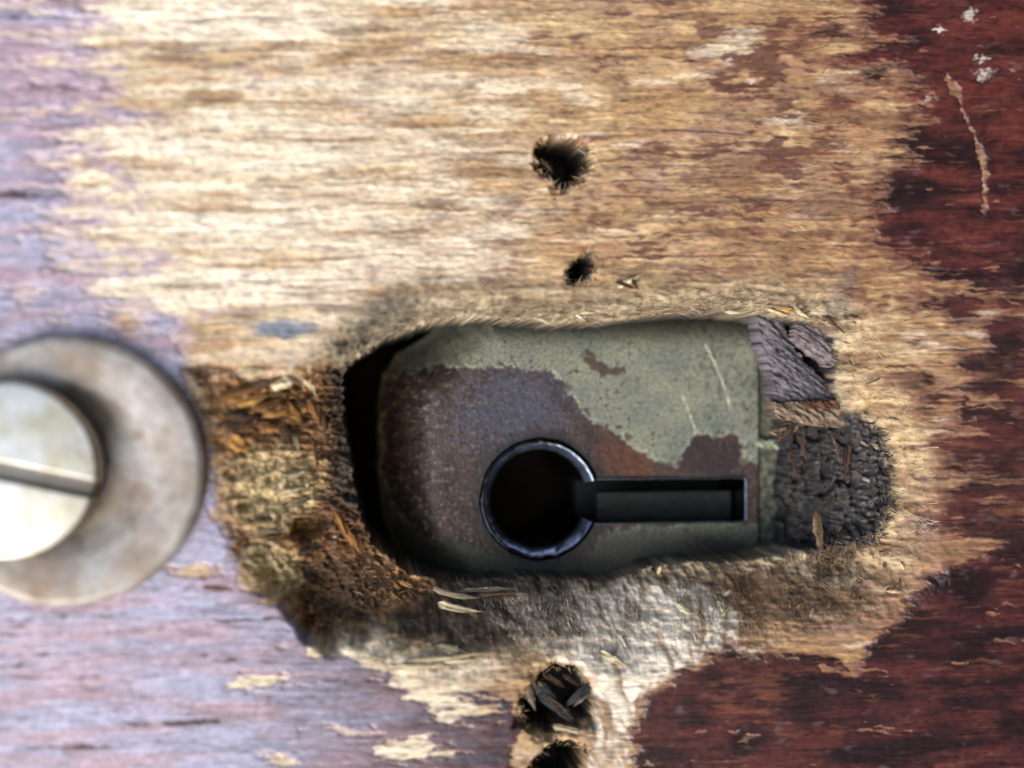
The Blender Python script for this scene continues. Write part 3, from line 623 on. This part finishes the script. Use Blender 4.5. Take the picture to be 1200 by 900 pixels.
for a in [
 (255,468,314,449,11,GOLD2),(268,476,318,463,9,GOLD),(310,486,346,482,7,GOLD),(298,480,336,467,7,GOLD2),(318,454,348,445,8,CREAM*0.8),
 (355,446,370,466,4,CREAM*0.9,.3,.7),(278,437,310,432,7,CREAM*0.8),(333,441,354,450,5,GREY),(256,500,330,491,8,BRN),(262,488,305,490,7,BRN),
 (270,512,292,528,12,GOLD),(345,505,350,528,5,CREAM*0.8),(330,500,342,520,8,BRN),(300,498,350,506,5,GOLD2),(285,458,330,442,6,BRN),(362,470,376,500,5,GOLD2),
 (335,470,352,490,6,GOLD2),(366,512,372,548,4,BRN),(376,480,384,520,4,BRN),
 (330,560,366,552,8,CREAM*.8),(326,578,364,570,8,CREAM*.85),(336,595,372,580,7,CREAM*.7),(290,612,330,606,5,BRN),(296,625,338,618,6,GREY),(392,600,412,640,6,GOLD2),
 (400,612,424,650,5,GOLD2),(382,618,396,634,7,CREAM*.6),(350,650,378,640,5,BRN),
 (622,371,653,384,3,CREAM,.35,.3,-0.9,.2),(897,361,926,372,3.5,CREAM*.9,.2,.1,-0.9),(905,360,938,366,3,GOLD,.2,.1,-0.9),(928,361,952,374,3.5,CREAM*.8,.2,.1,-0.9),
 (850,366,872,367,3,CREAM,.2,0,-0.9),(960,366,990,390,5,BRN,.2,0,-0.9),(725,336,752,322,4,CREAM,.3),(722,330,744,338,4,BRN,.3),(738,325,748,340,4,BRN,.4),
 (508,689,562,699,4,CREAM*.7,.2,-.4,-3.0),(514,707,562,716,6,CREAM*.8,.2,-.3,-2.6),(540,692,606,690,3.5,GREY,.2,0,-3.0),(560,698,620,694,3,BRN,.2,.1,-2.9),
 (512,757,548,765,6,CREAM*.8),(478,774,572,766,5,CREAM*.75),(468,782,532,780,6,CREAM*.85),(520,778,566,774,5,CREAM*.8),(456,766,480,757,5,CREAM*.8),(430,770,452,776,5,CREAM*.7),
 (628,798,652,818,7,GREY*.6,.2,0,-1.5),(632,812,676,850,9,BLUE*.5,.2,0,-0.9),(640,816,668,838,5,BRN*.9,.2,0,-0.7),(692,800,660,830,8,BLUE*.45,.2,0,-1.0),(690,812,672,828,4,GREY*.6,.2,0,-0.8),(626,806,650,832,5,GREY*.5,.2,0,-1.1),(660,790,684,808,4,BRN*.7,.2,0,-1.2),(648,850,692,860,5,CREAM*.5,.1,0,-0.5),(616,800,627,832,6,CREAM*.3,.1,0,-0.6),
 (614,782,626,808,5,BRN,.2,0,-0.8),(640,792,662,806,5,BRN,.2,0,-1.8),(676,786,690,800,5,GREY*.7,.2,0,-1.4),(655,838,688,846,5,BRN,.2,0,-2.2),
 (704,764,732,781,6,CREAM,.3),(836,694,850,722,5,CREAM*.85,.4),(846,700,862,688,4,CREAM*.8,.5),(771,673,779,659,4,CREAM*.7,.5,.6,-3.4),(790,706,812,722,6,CREAM,.3),(860,706,842,726,3.5,CREAM*.7,.4),
 (956,600,962,648,9,lin(112,92,66),.2,0,-3.2),(934,510,944,545,4,BRN,.3,.4,-3.4),(926,520,936,560,4,BRN*.8,.3,-.4,-3.5),(994,520,990,560,6,BRN,.2,0,-3.0),
 (1020,520,1034,528,4,CREAM*.7,.2,0,-2.0),(930,500,906,520,5,BRN,.2,.3,-3.1),(975,510,985,548,4,lin(80,66,58),.3,.3,-3.0),(1010,560,1034,572,3,GREY,.3,.3,-2.4),(634,186,650,204,3.5,BRN,.2,0,-0.9),(676,172,690,184,3,GREY*0.5,.2,0,-0.8)]:
    splinter(*a)

r2 = np.random.default_rng(21); placed = 0
while placed < 90:                                            # stiff broken ends along the lower, right and left lips of the hole
    u1, v1 = r2.uniform(400, 1075), r2.uniform(355, 790)
    d_ = float(HOLE(u1, v1)); low = v1 > 660; rt = u1 > 960
    if not (2 < d_ < (70 if low else 45 if rt else 12)) or (400 < v1 < 640 and u1 < 500): continue
    a_ = math.pi+float(lie(np.array([u1]), np.array([v1]))[0])+0.45*r2.standard_normal() if low else (math.pi if rt else (0 if r2.random() < .5 else math.pi))+0.35*r2.standard_normal()
    l_ = r2.uniform(9, 26); base = board_color(np.array([u1]), np.array([v1]))[0][0]
    splinter(u1, v1, u1+l_*math.cos(a_), v1+l_*math.sin(a_), r2.uniform(1.6, 4.0), np.clip(base*r2.uniform(0.6, 1.7)+0.02, 0.01, 0.7), r2.uniform(0.05, 0.45), 0.5*r2.standard_normal(), None, 0.08)
    placed += 1

# ------------------------------------------------------------------ frayed wood fibres (uncountable)
def fuzz():
    Vs, Fs, Cs = [], [], []; off = 0
    def add(u, v, ang, ln, wd, lift, bend, col, dz=0.0, nfix=None):
        nonlocal off
        b = board_height(u, v, True)+dz if nfix is None else nfix
        vv, ff, cc = strands(np.stack([u, v], -1), ang, ln, wd, lift, bend, b, col)
        Vs.append(vv); Fs.append(ff+off); Cs.append(cc); off += len(vv)
    def sample(n, u0, u1, v0, v1, dens):
        u = rng.uniform(u0, u1, n*6); v = rng.uniform(v0, v1, n*6); p = dens(u, v); k = rng.random(n*6) < p
        return u[k][:n], v[k][:n]
    def cols(n, a, b, s=0.2):
        t = rng.random((n, 1)); return np.clip((a*(1-t)+b*t)*(1+s*rng.standard_normal((n, 1))), 0.01, 0.85)
    R = rng.standard_normal
    # upper rim, lying along the grain and tipping into the hole
    u, v = sample(1300, 400, 1010, 320, 392, lambda u, v: (lambda d: ss(-1, 3, d)*ss(30, 2, d))(HOLE(u, v))); k = len(u)
    add(u, v, np.where(rng.random(k) < .5, 0, math.pi)+0.18*R(k)+lie(u, v), rng.uniform(8, 26, k), rng.uniform(0.5, 1.1, k), rng.uniform(0.02, 0.14, k), 0.5*R(k), cols(k, lin(196,182,152), lin(116,96,72)))
    # lower slope, radiating up into the hole
    u, v = sample(5200, 420, 1010, 650, 800, lambda u, v: (lambda d: ss(-3, 3, d)*ss(95, 10, d))(HOLE(u, v))); k = len(u)
    pal = ss(8, -8, FUR(u, v))[:, None]; br = ss(1.1, .5, ell(u, v, 900, 706, 125, 38))[:, None]
    cc = cols(k, lin(92,78,64), lin(34,29,26)); cc = cc*(1-pal)+cols(k, lin(224,214,198), lin(150,130,104))*pal; cc = cc*(1-br*.7)+cols(k, lin(150,118,84), lin(84,58,38))*br*.7
    add(u, v, math.pi+lie(u, v)+0.4*R(k), rng.uniform(5, 16, k), rng.uniform(0.4, 0.95, k), rng.uniform(0.02, 0.3, k), 0.6*R(k), cc)
    # right rim
    u, v = sample(700, 940, 1110, 380, 720, lambda u, v: (lambda d: ss(-3, 2, d)*ss(60, 5, d))(HOLE(u, v))); k = len(u)
    add(u, v, math.pi+0.5*R(k), rng.uniform(6, 18, k), rng.uniform(0.5, 1.1, k), rng.uniform(0.02, 0.18, k), 0.5*R(k), cols(k, lin(226,208,172), lin(170,140,96)))
    # rotten pocket
    u, v = sample(2600, 912, 1050, 486, 655, lambda u, v: ss(2, -4, HOLE(u, v))); k = len(u)
    add(u, v, 3.0*fbm(u/20, v/20, 411, 3)+0.6*R(k), rng.uniform(4, 13, k), rng.uniform(0.8, 1.8, k), rng.uniform(0.2, 1.0, k), 1.0*R(k), cols(k, lin(24,23,25), lin(104,100,98), .5))
    u, v = sample(700, 915, 1040, 620, 690, lambda u, v: ss(1.1, .4, ell(u, v, 960, 652, 70, 24))); k = len(u)
    add(u, v, -math.pi/2+1.0*R(k), rng.uniform(8, 20, k), rng.uniform(0.8, 1.6, k), rng.uniform(0.1, 0.6, k), 0.9*R(k), cols(k, lin(170,148,120), lin(90,70,52)))
    # crumbled wood on the left
    u, v = sample(1100, 240, 470, 430, 760, lambda u, v: ss(4, -10, TORN(u, v))*ss(3, 12, HOLE(u, v))); k = len(u)
    gd = ss(520, 470, v)[:, None]
    add(u, v, -0.3+0.3*R(k)+1.6*fbm(u/30, v/30, 412, 3)+np.where(rng.random(k) < .5, 0, math.pi), rng.uniform(5, 16, k), rng.uniform(0.6, 1.4, k), rng.uniform(0.02, 0.2, k), 0.6*R(k),
        (board_color(u, v)[0]*(1+0.35*R((k, 1)))).clip(.01, .8)*(1-gd*.3)+cols(k, GOLD2, BRN)*gd*.3)
    # loose fibres lifting off the bare face
    u, v = sample(1800, 430, 1150, 0, 380, lambda u, v: (1-varnish(u, v))*ss(5, 30, HOLE(u, v))*0.8); k = len(u)
    add(u, v, np.where(rng.random(k) < .5, 0, math.pi)+0.35*R(k), rng.uniform(5, 18, k), rng.uniform(0.5, 1.1, k), rng.uniform(0.0, 0.07, k), 0.4*R(k), (board_color(u, v)[0]*(1+0.3*R((k, 1)))).clip(.02, .8), dz=0.01)
    # round the old fixing holes
    for sd, cx, cy, r in ((PH1, 662, 190, 50), (PH2, 682, 313, 30), (PH3, 655, 825, 60), (PH4, 652, 896, 45)):
        u, v = sample(110, cx-r, cx+r, cy-r, cy+r, lambda u, v: (lambda d: ss(-3, 1, d)*ss(12, 1, d))(sd(u, v))); k = len(u)
        add(u, v, np.arctan2(cy-v, cx-u)+0.9*R(k), rng.uniform(4, 10, k), rng.uniform(0.6, 1.2, k), rng.uniform(0, 0.15, k), 0.5*R(k), cols(k, lin(190,170,136), lin(90,74,60)))
    o = link('wood_fuzz', raw_mesh('wood_fuzz', np.concatenate(Vs), np.concatenate(Fs), np.concatenate(Cs)), M_FIBRE, door)
    o['kind'] = 'stuff'
fuzz()

# ------------------------------------------------------------------ washer and slotted screw on the left
wc = P(77., 552., 0.9)
washer = thing('cup_washer', 'large dull grey round washer under the slotted screw, left of the keyhole', 'washer', wc)
WR = 160/(FPX/float((wc-CAM)@FWD))
pw = [(WR-0.4, -0.1), (WR-0.06, 0.1)]
for k in range(9):
    a = math.pi/2*k/8; pw.append((WR-0.8+0.8*math.cos(a), 0.6+0.75*math.sin(a)))
pw += [(WR-1.6, 1.36), (WR-2.6, 1.25), (WR-3.6, 1.05), (WR-4.6, 0.55), (WR-5.4, 0.2), (WR-7.4, 0.05)]
def wcol(v):
    x, y = v[:, 0]*15, v[:, 1]*15
    t = np.clip(0.45+0.9*fbm(x/50, y/50, 301, 4), 0, 1)
    c = mix(np.broadcast_to(lin(168,166,166), (len(v), 3)), lin(142,128,114), t)
    return mix(c, lin(96,84,70), ss(0.3, 0.7, fbm(x/34, y/34, 305, 3))*0.45)
wprof = []
for (r0, n0), (r1, n1) in zip(pw[:-1], pw[1:]):
    for q in range(3): wprof.append((r0+(r1-r0)*q/3, n0+(n1-n0)*q/3))
wprof.append(pw[-1])
link('washer_ring', lathe('washer_ring', wc[0], wc[1], wprof, 0, 2*math.pi, 160, (wc[0], wc[1], wc[2]), wcol), M_WASH, washer)

SN = 3.2
sc_ = P(6., 552., SN)
screw = thing('slotted_screw', 'pale worn slotted screw head standing proud of the grey washer', 'screw', (sc_[0], sc_[1], 0.4))
SR = 107.5/(FPX/float((sc_-CAM)@FWD))
sa = math.radians(-13)
def s_h(x, y):
    r = np.hypot(x, y); n = SN+0.25-0.35*(r/SR)**2-0.45*ss(SR-0.5, SR+0.02, r)**2
    k = np.abs(-math.sin(sa)*x+math.cos(sa)*y)
    return n-0.5*ss(0.72, 0.42, k)
gx = np.arange(-SR-0.1, SR+0.1, 0.08); X, Y = np.meshgrid(gx, gx); 
def s_hh(u, v):
    p = P(u, v, np.full_like(u, SN)); return s_h(p[..., 0]-sc_[0], p[..., 1]-sc_[1])
def s_c(u, v, n):
    p = P(u, v, np.full_like(u, SN)); x, y = p[..., 0]-sc_[0], p[..., 1]-sc_[1]
    c = mix(np.broadcast_to(lin(204,205,203), u.shape+(3,)), lin(190,184,164), np.clip(0.4+0.9*fbm(x/2.2, y/2.2, 311, 4), 0, 1))
    k = np.abs(-math.sin(sa)*x+math.cos(sa)*y)
    c = mix(c, lin(100,95,90), ss(0.74, 0.55, k)*0.9)
    c = mix(c, lin(120,96,66), ss(SR-0.45, SR-0.05, np.hypot(x, y))*0.6)
    return c, np.zeros_like(u), np.zeros_like(u)
def s_k(u, v, n):
    p = P(u, v, np.full_like(u, SN)); return np.hypot(p[..., 0]-sc_[0], p[..., 1]-sc_[1]) < SR
link('screw_head', patch('screw_head', sc_[0]+gx, sc_[1]+gx, SN, s_hh, s_c, s_k, (sc_[0], sc_[1], 0.4), 1.5), M_SCREW, screw)
link('screw_shank', lathe('screw_shank', sc_[0], sc_[1], [(4.2, SN-0.8), (2.6, SN-2.2), (2.4, -0.9), (2.4, -8)][::-1], 0, 2*math.pi, 40, (sc_[0], sc_[1], 0.4), lambda v: np.broadcast_to(lin(120,104,80), (len(v), 3))), M_SCREW, screw)
print('faces', sum(len(o.data.polygons) for o in bpy.data.objects if o.type == 'MESH'))
